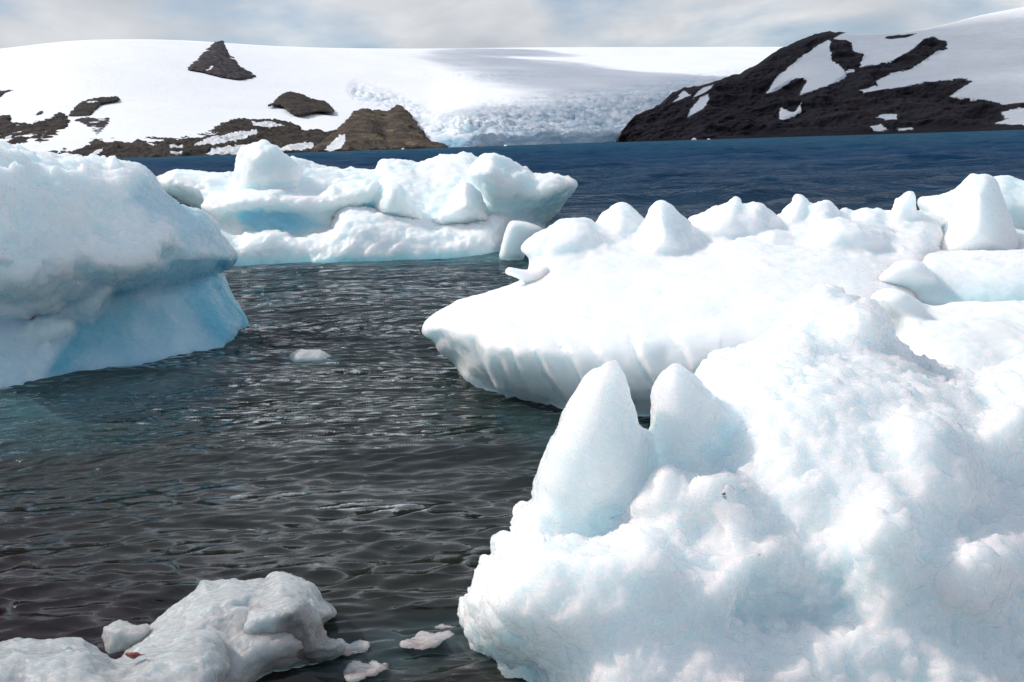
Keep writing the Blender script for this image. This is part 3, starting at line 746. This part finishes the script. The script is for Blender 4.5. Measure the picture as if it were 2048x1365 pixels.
body('foot', [
    L([(600, 500), (636, 480), (657, 455), (678, 423), (699, 412), (741, 412), (791, 427), (838, 442), (909, 446), (989, 428), (1018, 440), (1004, 500), (990, 560), (600, 560)], 16.8, 0.9, R=60, p=2, dv=-0.3, at0=(800, 480)),
    L([(425, 455), (470, 475), (515, 462), (552, 463), (590, 474), (660, 466), (700, 500), (690, 560), (450, 560), (430, 520)], 16.5, 0.55, R=34, p=2),
    ], M_FAR, t_, step=3, k=0.12, disp=ice_disp(0.03, 0.6, 0.018, 0.12, 0.02, 0.25, 0.05, 0.3), marks={'blue': lambda P, n, u, v: 0.6*np.clip((0.14-P[:, 2])/0.14, 0, 1)})
o = body('ice_block', [L([(1000, 520), (1006, 480), (1014, 452), (1024, 441), (1052, 445), (1086, 458), (1070, 480), (1052, 500), (1046, 520)], 15.7, 0.3, R=18, p=3, sm=1)], M_FAR, step=2.5, k=0.05, disp=ice_disp(0.01, 0.4, 0.006, 0.1),
         marks={'blue': lambda P, n, u, v: np.full(len(P), 0.06)})
tag(o, 'squarish white ice block floating against the right end of the long far iceberg', 'ice block')

# --- blade berg
t_ = thing('iceberg.002', (1.0, 7.2, 0), 'smooth white iceberg with a pointed blade tip at left and a row of peaks', 'iceberg')
GRV = [[(951, 682), (975, 745), (1004, 803)], [(900, 682), (915, 712), (930, 742)], [(1020, 700), (1038, 750), (1062, 795)], [(1050, 668), (1085, 735), (1134, 812)],
       [(1110, 672), (1145, 725), (1180, 790)], [(1262, 670), (1275, 715), (1300, 765)], [(1180, 690), (1215, 740), (1240, 790)], [(1340, 670), (1365, 700), (1380, 730)], [(985, 690), (1005, 740), (1030, 795)]]
def blade_relief(U, V):
    H = np.zeros(U.shape); amp = np.clip((V-655)/50, 0, 1)
    wav = (U-0.42*(V-680)+18*np.sin(V/60))/1.0
    for gk, G in enumerate(GRV):
        G = np.array(G, float); d = seg_dist(U, V, G, False)
        uc = np.interp(V, G[:, 1], G[:, 0]); side = U-uc
        fade = np.clip((V-G[0, 1]+12)/25, 0, 1)*np.clip((G[-1, 1]+25-V)/30, 0, 1)
        w = [1, .6, .7, 1, .6, .9, .4, .4, .5][gk]
        H += w*fade*(0.050*np.exp(-(d/6)**2)+0.13*np.where(side > 0, np.exp(-side/38), 0)*(1-np.exp(-(np.abs(side)/5)))*-1)
    return H+0.62*np.clip((V-655)/205, 0, 1.3)**1.5
_b1 = ice_disp(0.020, 0.45, 0.0015, 0.07, 0, 0.1, 0.006, 0.2); _b2 = ice_disp(0.03, 0.35, 0.003, 0.07, 0.006, 0.2, 0.02, 0.22)
def bdisp(P, n, u, v):
    w = np.clip((560-v)/60, 0, 1); return _b1(P, n, u, v)*(1-w)+_b2(P, n, u, v)*w
def blade_blue(P, n, u, v):
    m = 0.5*np.clip((0.42-P[:, 2])/0.45, 0, 1)*np.clip((v-690)/90, 0, 1)
    return np.clip(m, 0, 1)
PIN = [
    ([(1046, 500), (1064, 475), (1094, 457), (1130, 442), (1160, 437), (1187, 446), (1225, 485), (1230, 530), (1150, 560), (1075, 560), (1062, 520)], 8.15, 0.45, 45, 1.7),
    ([(1180, 455), (1215, 420), (1237, 407), (1259, 411), (1295, 440), (1320, 510), (1180, 530)], 8.5, 0.45, 50, 1.7),
    ([(1262, 520), (1285, 450), (1306, 413), (1321, 404), (1343, 415), (1375, 445), (1420, 495), (1400, 535), (1280, 540)], 8.1, 0.5, 55, 1.6),
    ([(1375, 445), (1400, 428), (1420, 413), (1443, 406), (1469, 393), (1479, 396), (1491, 409), (1512, 404), (1532, 412), (1556, 436), (1570, 500), (1450, 520), (1390, 490)], 8.5, 0.5, 55, 1.8),
    ([(1550, 445), (1565, 420), (1585, 406), (1589, 390), (1604, 394), (1618, 412), (1630, 450), (1610, 490), (1560, 490)], 8.7, 0.35, 30, 1.7),
    ([(1598, 455), (1616, 418), (1647, 404), (1664, 406), (1682, 425), (1700, 470), (1620, 500)], 8.6, 0.35, 40, 1.8),
    ([(1620, 485), (1640, 455), (1657, 442), (1680, 434), (1713, 439), (1756, 452), (1790, 468), (1775, 510), (1697, 530), (1640, 520)], 8.1, 0.45, 45, 1.9),
    ([(1674, 445), (1682, 422), (1693, 414), (1703, 424), (1709, 440), (1705, 455)], 8.8, 0.14, 14, 1.8),
    ([(1700, 450), (1709, 428), (1720, 417), (1746, 417), (1776, 424), (1830, 427), (1890, 440), (1900, 500), (1720, 500)], 8.8, 0.4, 30, 2.2),
    ([(1786, 440), (1788, 415), (1793, 402), (1805, 393), (1818, 384), (1828, 389), (1829, 425), (1822, 440)], 8.6, 0.14, 20, 2.0),
    ([(1525, 475), (1545, 462), (1571, 472), (1590, 510), (1575, 535), (1538, 520)], 8.0, 0.2, 26, 2.0)]
body('body', [
    L([(843, 662), (852, 644), (878, 625), (922, 600), (977, 581), (1024, 570), (1057, 556), (1200, 520), (1400, 497), (1560, 480), (1720, 500), (1850, 560), (1880, 700), (1800, 800), (1450, 900), (1290, 930),
       (1140, 915), (1060, 850), (1006, 820), (977, 805), (951, 783), (925, 757), (907, 728), (878, 702), (868, 682), (850, 674)],
      7.10, 1.35, R=190, p=1.75, du=-0.05, dv=-0.42, at0=(1200, 800), Tb=1.2),
    L([(1008, 836), (1020, 824), (1060, 822), (1120, 840), (1120, 890), (1040, 858)], 6.25, 0.22, R=20, p=2),
    L([(1050, 560), (1063, 530), (1090, 500), (1200, 470), (1400, 465), (1560, 455), (1850, 450), (1900, 560), (1750, 640), (1400, 620), (1100, 600)], 8.5, 0.85, R=80, p=2, dv=-0.5),
    ]+[L(poly, Y+0.22, T, R=R, p=p-0.15, dv=-0.05) for poly, Y, T, R, p in PIN], M_SMOOTH, t_, step=3.5, k=0.06, disp=bdisp, relief=blade_relief, marks={'blue': blade_blue}, soft=1)
body('spur', [L([(1010, 547), (1014, 535), (1024, 534), (1050, 540), (1090, 532), (1110, 560), (1060, 570), (1035, 556)], 7.8, 0.12, R=14)], M_SMOOTH, t_, step=2.2, disp=ice_disp(0.008, 0.1, 0.002, 0.04), marks={'blue': zero})

# --- right background berg with the rounded tower
t_ = thing('iceberg.003', (4.2, 9.6, 0), 'iceberg at the right edge topped by a tall rounded white tower above a flat ledge', 'iceberg')
body('body', [
    L([(1790, 470), (1860, 450), (1960, 440), (2060, 470), (2180, 480), (2180, 720), (1900, 720), (1780, 600)], 9.2, 0.9, R=80, p=2, dv=-0.4),
    ], M_SMOOTH, t_, step=4, k=0.1, disp=ice_disp(0.03, 0.6, 0.004, 0.09), marks={'blue': lambda P, n, u, v: np.full(len(P), 0.1)})
body('tower', [L([(1860, 500), (1888, 455), (1908, 412), (1922, 372), (1934, 357), (1944, 348), (1956, 352), (1974, 349), (1993, 363), (2010, 399), (2023, 432), (2033, 475), (2040, 515), (1950, 540), (1870, 530)],
     8.9, 0.55, R=75, p=1.8, dv=-0.1)], M_SMOOTH, t_, step=3, disp=ice_disp(0.018, 0.3, 0.003, 0.07), marks={'blue': lambda P, n, u, v: np.full(len(P), 0.03)})
body('ledge', [
    L([(1740, 570), (1763, 552), (1789, 530), (1838, 524), (1856, 505), (1914, 503), (1993, 501), (2180, 505), (2180, 640), (1900, 640), (1780, 610)], 7.9, 0.7, R=60, p=2.2, dv=-0.5),
    L([(1752, 563), (1789, 528), (1838, 524), (1874, 561), (1830, 577), (1780, 573)], 7.25, 0.25, R=25, p=2.5),
    ], M_SMOOTH, t_, step=3.2, k=0.04, disp=ice_disp(0.018, 0.35, 0.004, 0.06, 0.01, 0.12), marks={'blue': lambda P, n, u, v: np.clip(0.85*np.clip((v-550)/45, 0, 1), 0, 1)})
o = body('ice_slab', [L([(1838, 402), (1860, 395), (1884, 391), (1924, 370), (1990, 352), (2020, 351), (2048, 363), (2180, 372), (2180, 520), (2040, 520), (1860, 500), (1850, 430)], 12.2, 0.9, R=60, p=2.0, dv=-0.2)], M_FAR,
         step=3.2, disp=ice_disp(0.04, 0.5, 0.01, 0.1, 0.03, 0.3), marks={'blue': lambda P, n, u, v: np.full(len(P), 0.16)})
tag(o, 'pale slanting ice slab floating behind the rounded white tower at the right edge', 'ice slab')

# --- cream rounded piece
o = body('ice_boulder', [
    L([(1735, 615), (1743, 600), (1755, 585), (1779, 579), (1812, 584), (1860, 612), (1927, 607), (2048, 604), (2200, 610), (2200, 900), (1800, 900), (1790, 700), (1776, 650)], 6.3, 0.75, R=110, p=1.9, dv=-0.35, at0=(1950, 680)),
    L([(1743, 604), (1755, 585), (1779, 579), (1812, 584), (1830, 605), (1840, 640), (1790, 650), (1760, 625)], 6.1, 0.2, R=28, p=2),
    ], M_CREAM, step=3.5, k=0.06, disp=ice_disp(0.03, 0.5, 0.005, 0.07), marks={'blue': zero})
tag(o, 'rounded creamy white ice mass between the flat blue ledge and the sparkling front ice', 'ice mass')

# --- foreground berg
t_ = thing('iceberg.004', (1.1, 3.8, 0), 'large sparkling rough iceberg in the right foreground with two upright fangs', 'iceberg')
_rough = ice_disp(0.020, 0.24, 0.0022, 0.02, 0.004, 0.05, 0.030, 0.11); _plain = ice_disp(0.010, 0.18, 0.0012, 0.03)
FANGS = [[(1060, 1010), (1060, 960), (1130, 800), (1170, 730), (1230, 700), (1260, 760), (1290, 870), (1300, 740), (1345, 715), (1410, 765), (1465, 830), (1430, 950), (1340, 930), (1290, 980), (1220, 1030), (1180, 1055), (1110, 1050)]]
def dfg(P, n, u, v):
    w = in_polys(u, v, FANGS, 16)*(P[:, 1] < 4.0)
    return _rough(P, n, u, v)*(1-w)+_plain(P, n, u, v)*w
def fg_blue(P, n, u, v):
    m = 0.65*in_polys(u, v, [[(1480, 1120), (1560, 1075), (1640, 1100), (1715, 1070), (1720, 1150), (1730, 1230), (1620, 1280), (1480, 1300), (1400, 1250), (1480, 1180)]], 45)
    m = np.maximum(m, 0.18*np.clip(0.2+1.5*fbm(P/0.35, 3), 0, 1))
    m = np.maximum(m, 0.4*in_polys(u, v, [[(1300, 1330), (2100, 1250), (2100, 1420), (1300, 1420)]], 60))
    return m
body('body', [
    L([(1080, 1440), (1060, 1372), (1015, 1347), (1000, 1317), (957, 1302), (940, 1277), (930, 1247), (930, 1212), (940, 1182), (955, 1157), (968, 1125), (988, 1109), (988, 1076), (1026, 1066), (1032, 1023), (1050, 1009),
       (1090, 1003), (1180, 1040), (1260, 1000), (1400, 960), (1600, 950), (2200, 950), (2200, 1560), (1080, 1560)], 3.60, 0.75, R=210, p=1.9, dv=-0.12, du=0.02, at0=(1500, 1200)),
    L([(1200, 1100), (1300, 900), (1375, 820), (1390, 750), (1429, 706), (1492, 689), (1532, 666), (1567, 643), (1595, 637), (1640, 650), (1700, 672), (1774, 678), (1802, 689), (1837, 718), (1889, 738),
       (1935, 744), (1952, 747), (1975, 735), (2010, 724), (2048, 718), (2200, 712), (2200, 1200), (1300, 1200)], 4.35, 0.75, R=170, p=1.9, dv=-0.20, at0=(1650, 850)),
    L([(1445, 850), (1486, 737), (1601, 704), (1659, 701), (1745, 718), (1831, 752), (1940, 810), (1975, 867), (1985, 960), (1960, 1050), (1800, 1110), (1650, 1090), (1560, 1060), (1480, 980)], 3.92, 0.60, R=130, p=1.9, dv=-0.20),
    L([(1785, 850), (1814, 824), (1860, 827), (1900, 840), (1950, 900), (1985, 965), (1960, 1015), (1900, 1025), (1840, 970), (1790, 910)], 3.55, 0.28, R=50, p=2),
    L([(1700, 1060), (1760, 1010), (1830, 1040), (1860, 1130), (1830, 1220), (1760, 1235), (1700, 1140)], 3.12, 0.26, R=50, p=2),
    L([(1860, 1150), (1950, 1090), (2020, 1130), (1980, 1240), (1880, 1230)], 3.10, 0.26, R=45, p=2),
    L([(1400, 1180), (1480, 1110), (1552, 1092), (1585, 1160), (1500, 1195), (1440, 1240)], 2.98, 0.16, R=35, p=2.4),
    L([(960, 1200), (1050, 1100), (1180, 1080), (1330, 1060), (1400, 1150), (1350, 1260), (1150, 1330), (1010, 1300)], 3.12, 0.33, R=90, p=2),
    L([(1480, 1110), (1580, 1080), (1700, 1100), (1720, 1230), (1600, 1280), (1480, 1250)], 2.62, 0.30, R=60, p=2, sub=True),
    L([(1270, 1015), (1301, 966), (1316, 938), (1336, 936), (1357, 966), (1345, 1010), (1301, 1030)], 3.25, 0.12, R=32, p=1.8),
    L([(1335, 1015), (1367, 971), (1402, 956), (1424, 966), (1425, 1020), (1362, 1055)], 3.25, 0.13, R=32, p=2),
    L([(1415, 985), (1446, 952), (1480, 966), (1520, 1010), (1540, 1069), (1490, 1112), (1452, 1140), (1427, 1097)], 3.20, 0.17, R=45, p=2),
    L([(1965, 865), (2000, 838), (2045, 822), (2060, 870), (2025, 905), (1981, 925)], 3.55, 0.14, R=30, p=2.2),
    L([(1672, 665), (1680, 630), (1709, 612), (1745, 608), (1768, 625), (1779, 648), (1774, 685), (1720, 700), (1680, 690)], 4.42, 0.2, R=45, p=2),
    L([(1068, 985), (1068, 961), (1086, 916), (1106, 866), (1131, 815), (1150, 780), (1166, 755), (1181, 739), (1198, 734), (1211, 723), (1229, 718), (1241, 730), (1251, 765), (1269, 815), (1276, 850), (1296, 880),
        (1310, 950), (1290, 1010), (1221, 1050), (1186, 1075), (1151, 1078), (1100, 1066), (1075, 1025)], 3.50, 0.25, R=88, p=1.85, dv=0.03),
    L([(1290, 885), (1301, 846), (1303, 795), (1309, 765), (1318, 748), (1346, 730), (1360, 732), (1377, 743), (1407, 770), (1442, 805), (1454, 831), (1445, 900), (1432, 975), (1350, 990), (1300, 950)],
        3.70, 0.25, R=75, p=1.9, dv=0.04),
    L([(1585, 650), (1593, 605), (1615, 583), (1660, 575), (1700, 590), (1722, 607), (1700, 650), (1660, 680), (1600, 675)], 4.65, 0.22, R=45, p=2),
    ], M_CRYST, t_, step=3.4, k=0.09, disp=dfg, marks={'blue': fg_blue}, soft=0)
dsm = ice_disp(0.012, 0.18, 0.0012, 0.03)
dl = ice_disp(0.012, 0.12, 0.003, 0.025, 0.006, 0.05, 0.018, 0.07)

# --- small floe
o = body('ice_floe', [L([(576, 716), (586, 705), (606, 699), (622, 701), (640, 699), (656, 708), (668, 718), (660, 740), (580, 740)], 8.50, 0.2, R=24, p=1.8)], M_GREY, step=1.8, k=0.02, disp=ice_disp(0.012, 0.2, 0.003, 0.05), marks={'blue': zero})
tag(o, 'small low white ice floe alone in the open water between the large bergs', 'ice floe')

# --- bottom left pieces
o = t_ = thing('ice_chunk', (-0.75, 3.6, 0), 'humped white ice chunk near the bottom left with a grey glassy hollow at its right', 'ice chunk')
dch = ice_disp(0.014, 0.16, 0.002, 0.025, 0.004, 0.06, 0.010, 0.10)
body('body', [L([(215, 1420), (235, 1330), (259, 1292), (293, 1261), (342, 1222), (371, 1192), (395, 1173), (401, 1160), (425, 1163), (459, 1156), (488, 1161), (512, 1158), (532, 1156), (552, 1143), (581, 1148), (605, 1156),
     (630, 1173), (649, 1197), (669, 1217), (669, 1233), (648, 1251), (655, 1290), (640, 1330), (540, 1360), (460, 1420)], 3.57, 0.32, R=75, p=1.9, dv=-0.18)], M_GREY, t_, step=2.6, k=0.03, disp=dch, marks={'blue': lambda P, n, u, v: 0.15*in_polys(u, v, [[(380, 1260), (430, 1215), (480, 1230), (440, 1270)]], 12)})
body('glassy_lobe', [L([(462, 1272), (469, 1238), (500, 1215), (545, 1208), (580, 1198), (605, 1200), (632, 1230), (652, 1272), (690, 1282), (680, 1310), (635, 1330), (580, 1330), (560, 1318), (508, 1312), (478, 1292)],
     3.34, 0.16, R=38, p=2.2)], M_GREY, t_, step=2.3, k=0.02, disp=ice_disp(0.012, 0.1, 0.003, 0.02, 0.012, 0.045), marks={'blue': lambda P, n, u, v: 0.75*in_polys(u, v, [[(560, 1225), (600, 1195), (650, 1250), (690, 1300), (600, 1330), (560, 1290)]], 18)})
o = body('ice_slab', [L([(-140, 1295), (0, 1287), (29, 1283), (83, 1283), (161, 1285), (195, 1300), (229, 1322), (273, 1312), (342, 1290), (376, 1270), (405, 1263), (439, 1280), (454, 1314), (460, 1340), (445, 1380), (420, 1500), (-140, 1500)],
     3.05, 0.28, R=55, p=2, dv=-0.2, at0=(150, 1330))], M_GREY, step=2.8, k=0.03, disp=dch, marks={'blue': lambda P, n, u, v: 0.25*np.clip(fbm(P/0.2, 3)+0.3, 0, 1)})
tag(o, 'low greyish ice slab along the bottom left corner in front of the humped chunk', 'ice slab')
o = body('ice_fragment', [L([(203, 1310), (205, 1280), (209, 1256), (237, 1245), (275, 1250), (297, 1250), (300, 1275), (275, 1310), (230, 1345)], 3.50, 0.13, R=24, p=2)], M_CLEAR, step=2.3, disp=ice_disp(0.01, 0.08, 0.003, 0.02, 0.012, 0.04), marks={'blue': lambda P, n, u, v: 0.5+0*u})
tag(o, 'small clear ice fragment tucked behind the humped chunk on its left', 'ice fragment')
for q, (poly, lab) in enumerate([
    ([(800, 1292), (830, 1272), (875, 1254), (905, 1247), (928, 1240), (932, 1262), (895, 1278), (850, 1300)], 'brownish sliver of melting ice awash beside the left foot of the fanged iceberg'),
    ([(685, 1350), (700, 1330), (735, 1312), (770, 1300), (785, 1308), (783, 1330), (745, 1352), (700, 1362)], 'clear melting ice fragment awash near the bottom centre in dark water'),
    ([(655, 1300), (675, 1283), (720, 1280), (745, 1290), (725, 1306), (680, 1312)], 'thin clear ice film awash at the right tip of the humped chunk')]):
    cu = np.mean([p_[0] for p_ in poly]); cv = np.mean([p_[1] for p_ in poly])
    Yw = float(water_Y(np.array(cu), np.array(cv)))
    o = body('ice_fragment', [L(poly, Yw+0.03, 0.035, R=16, p=2, dv=-0.62)], M_CLEAR, step=1.8, zmin=-0.05, disp=ice_disp(0.012, 0.07, 0.002, 0.02, 0.003, 0.03), marks={'blue': lambda P, n, u, v: 0.3+0*u})
    tag(o, lab, 'ice fragment')

# --- red seaweed scrap on the low slab
m, t, b = new_mat('red_seaweed')
g = t.nodes.new('ShaderNodeNewGeometry')
t.links.new(ramp(t, noise(t, g.outputs['Position'], 80, 4, 0.6), [(0.35, (0.13, 0.018, 0.012)), (0.7, (0.26, 0.05, 0.03))]), b.inputs['Base Color'])
b.inputs['Roughness'].default_value = 0.45
o = body('seaweed_scrap', [L([(249, 1308), (258, 1305), (275, 1306), (283, 1309), (291, 1307), (289, 1311), (277, 1313), (270, 1318), (262, 1317), (255, 1313)], 2.86, 0.02, R=6, p=2)], m, step=1.0, k=0.01, disp=ice_disp(0.002, 0.02, 0.0006, 0.005))
tag(o, 'scrap of dark red seaweed lying on the low grey ice slab', 'seaweed')

# ------------------------------------------------------------------ cloud bank over the bay (unseen, its outline shaped to shade the glacier and the mountain)
def build_cloud():
    alt = 950.0
    def lift(u, v, Y):
        p = at(np.array(float(u)), np.array(float(v)), np.array(float(Y)))
        return p+SUN_V*((alt-p[2])/SUN_V[2])
    foot = []
    for u, v in [(845, 99), (905, 97), (1010, 97.5), (1075, 99), (1110, 104), (1140, 112), (1110, 117), (1010, 115), (1100, 121), (1170, 128), (1200, 134), (1290, 143), (1400, 149), (1480, 152)]:
        foot.append(lift(u, v, float(cap_Y(np.array(u), np.array(v)))))
    for u, v, Y in [(1600, 130, 2300), (1720, 60, 1900), (1860, 48, 1900), (1990, 30, 1850), (2250, 30, 1500), (2250, 230, 1000), (2030, 268, 900), (1500, 285, 880), (1000, 305, 900), (905, 300, 1200),
                    (890, 268, 1480), (880, 235, 1700), (830, 200, 1900), (800, 180, 2050), (900, 160, 2250), (960, 143, 2600), (900, 128, 3000), (860, 117, 3500), (790, 106, 4100)]:
        foot.append(lift(u, v, Y))
    foot = np.array(foot)[:, :2]
    gx = np.arange(foot[:, 0].min()-80, foot[:, 0].max()+80, 26.); gy = np.arange(foot[:, 1].min()-80, foot[:, 1].max()+80, 26.)
    X, Y = np.meshgrid(gx, gy, indexing='ij')
    d = sdist(X, Y, foot)
    pn = np.stack([X.ravel(), Y.ravel(), X.ravel()*0], 1)
    d = d+45*fbm(pn/230., 5, 0.6).reshape(X.shape)
    zt = np.arange(-60, 260, 20.)
    e = np.maximum(1-d/260, 0)[..., None]
    top = (120+70*fbm(pn/300.+8, 4).reshape(X.shape))[..., None]
    q = np.where(zt < 0, -zt/34, zt/1.0)[None, None, :]; q = np.where(zt[None, None, :] > 0, zt[None, None, :]/top, q)
    F = (e**2+q**2)**0.5-1
    F[0] = F[-1] = 1; F[:, 0] = F[:, -1] = 1; F[:, :, 0] = 1; F[:, :, -1] = 1
    V, Q = surface_nets(F)
    P = np.stack([gx[0]+V[:, 0]*26, gy[0]+V[:, 1]*26, alt-60+V[:, 2]*20], 1)
    n = vnormals(P, Q); 
    P = P+n*(14*fbm(P/90., 4))[:, None]
    ix = np.clip(V[:, 0].astype(int), 0, d.shape[0]-1); iy = np.clip(V[:, 1].astype(int), 0, d.shape[1]-1)
    thick = np.clip(d[ix, iy]/150, 0, 1); thick = thick*thick*(3-2*thick)*(0.72+0.25*fbm(P/160.+3, 4))
    m, t, b = new_mat('cloud_vapour')
    b.inputs['Base Color'].default_value = (0.86, 0.87, 0.89, 1); b.inputs['Roughness'].default_value = 1.0
    b.inputs['Specular IOR Level'].default_value = 0.0
    tr = t.nodes.new('ShaderNodeBsdfTransparent'); mx = t.nodes.new('ShaderNodeMixShader')
    t.links.new(math_n(t, 'MULTIPLY', attr(t, 'thick'), 0.86, True), mx.inputs[0]); t.links.new(tr.outputs[0], mx.inputs[1]); t.links.new(b.outputs[0], mx.inputs[2])
    t.links.new(mx.outputs[0], [q_ for q_ in t.nodes if q_.type == 'OUTPUT_MATERIAL'][0].inputs[0])
    tag(link('cloud', mesh_from('cloud', P, Q, {'thick': thick}), m), kind='structure')
build_cloud()
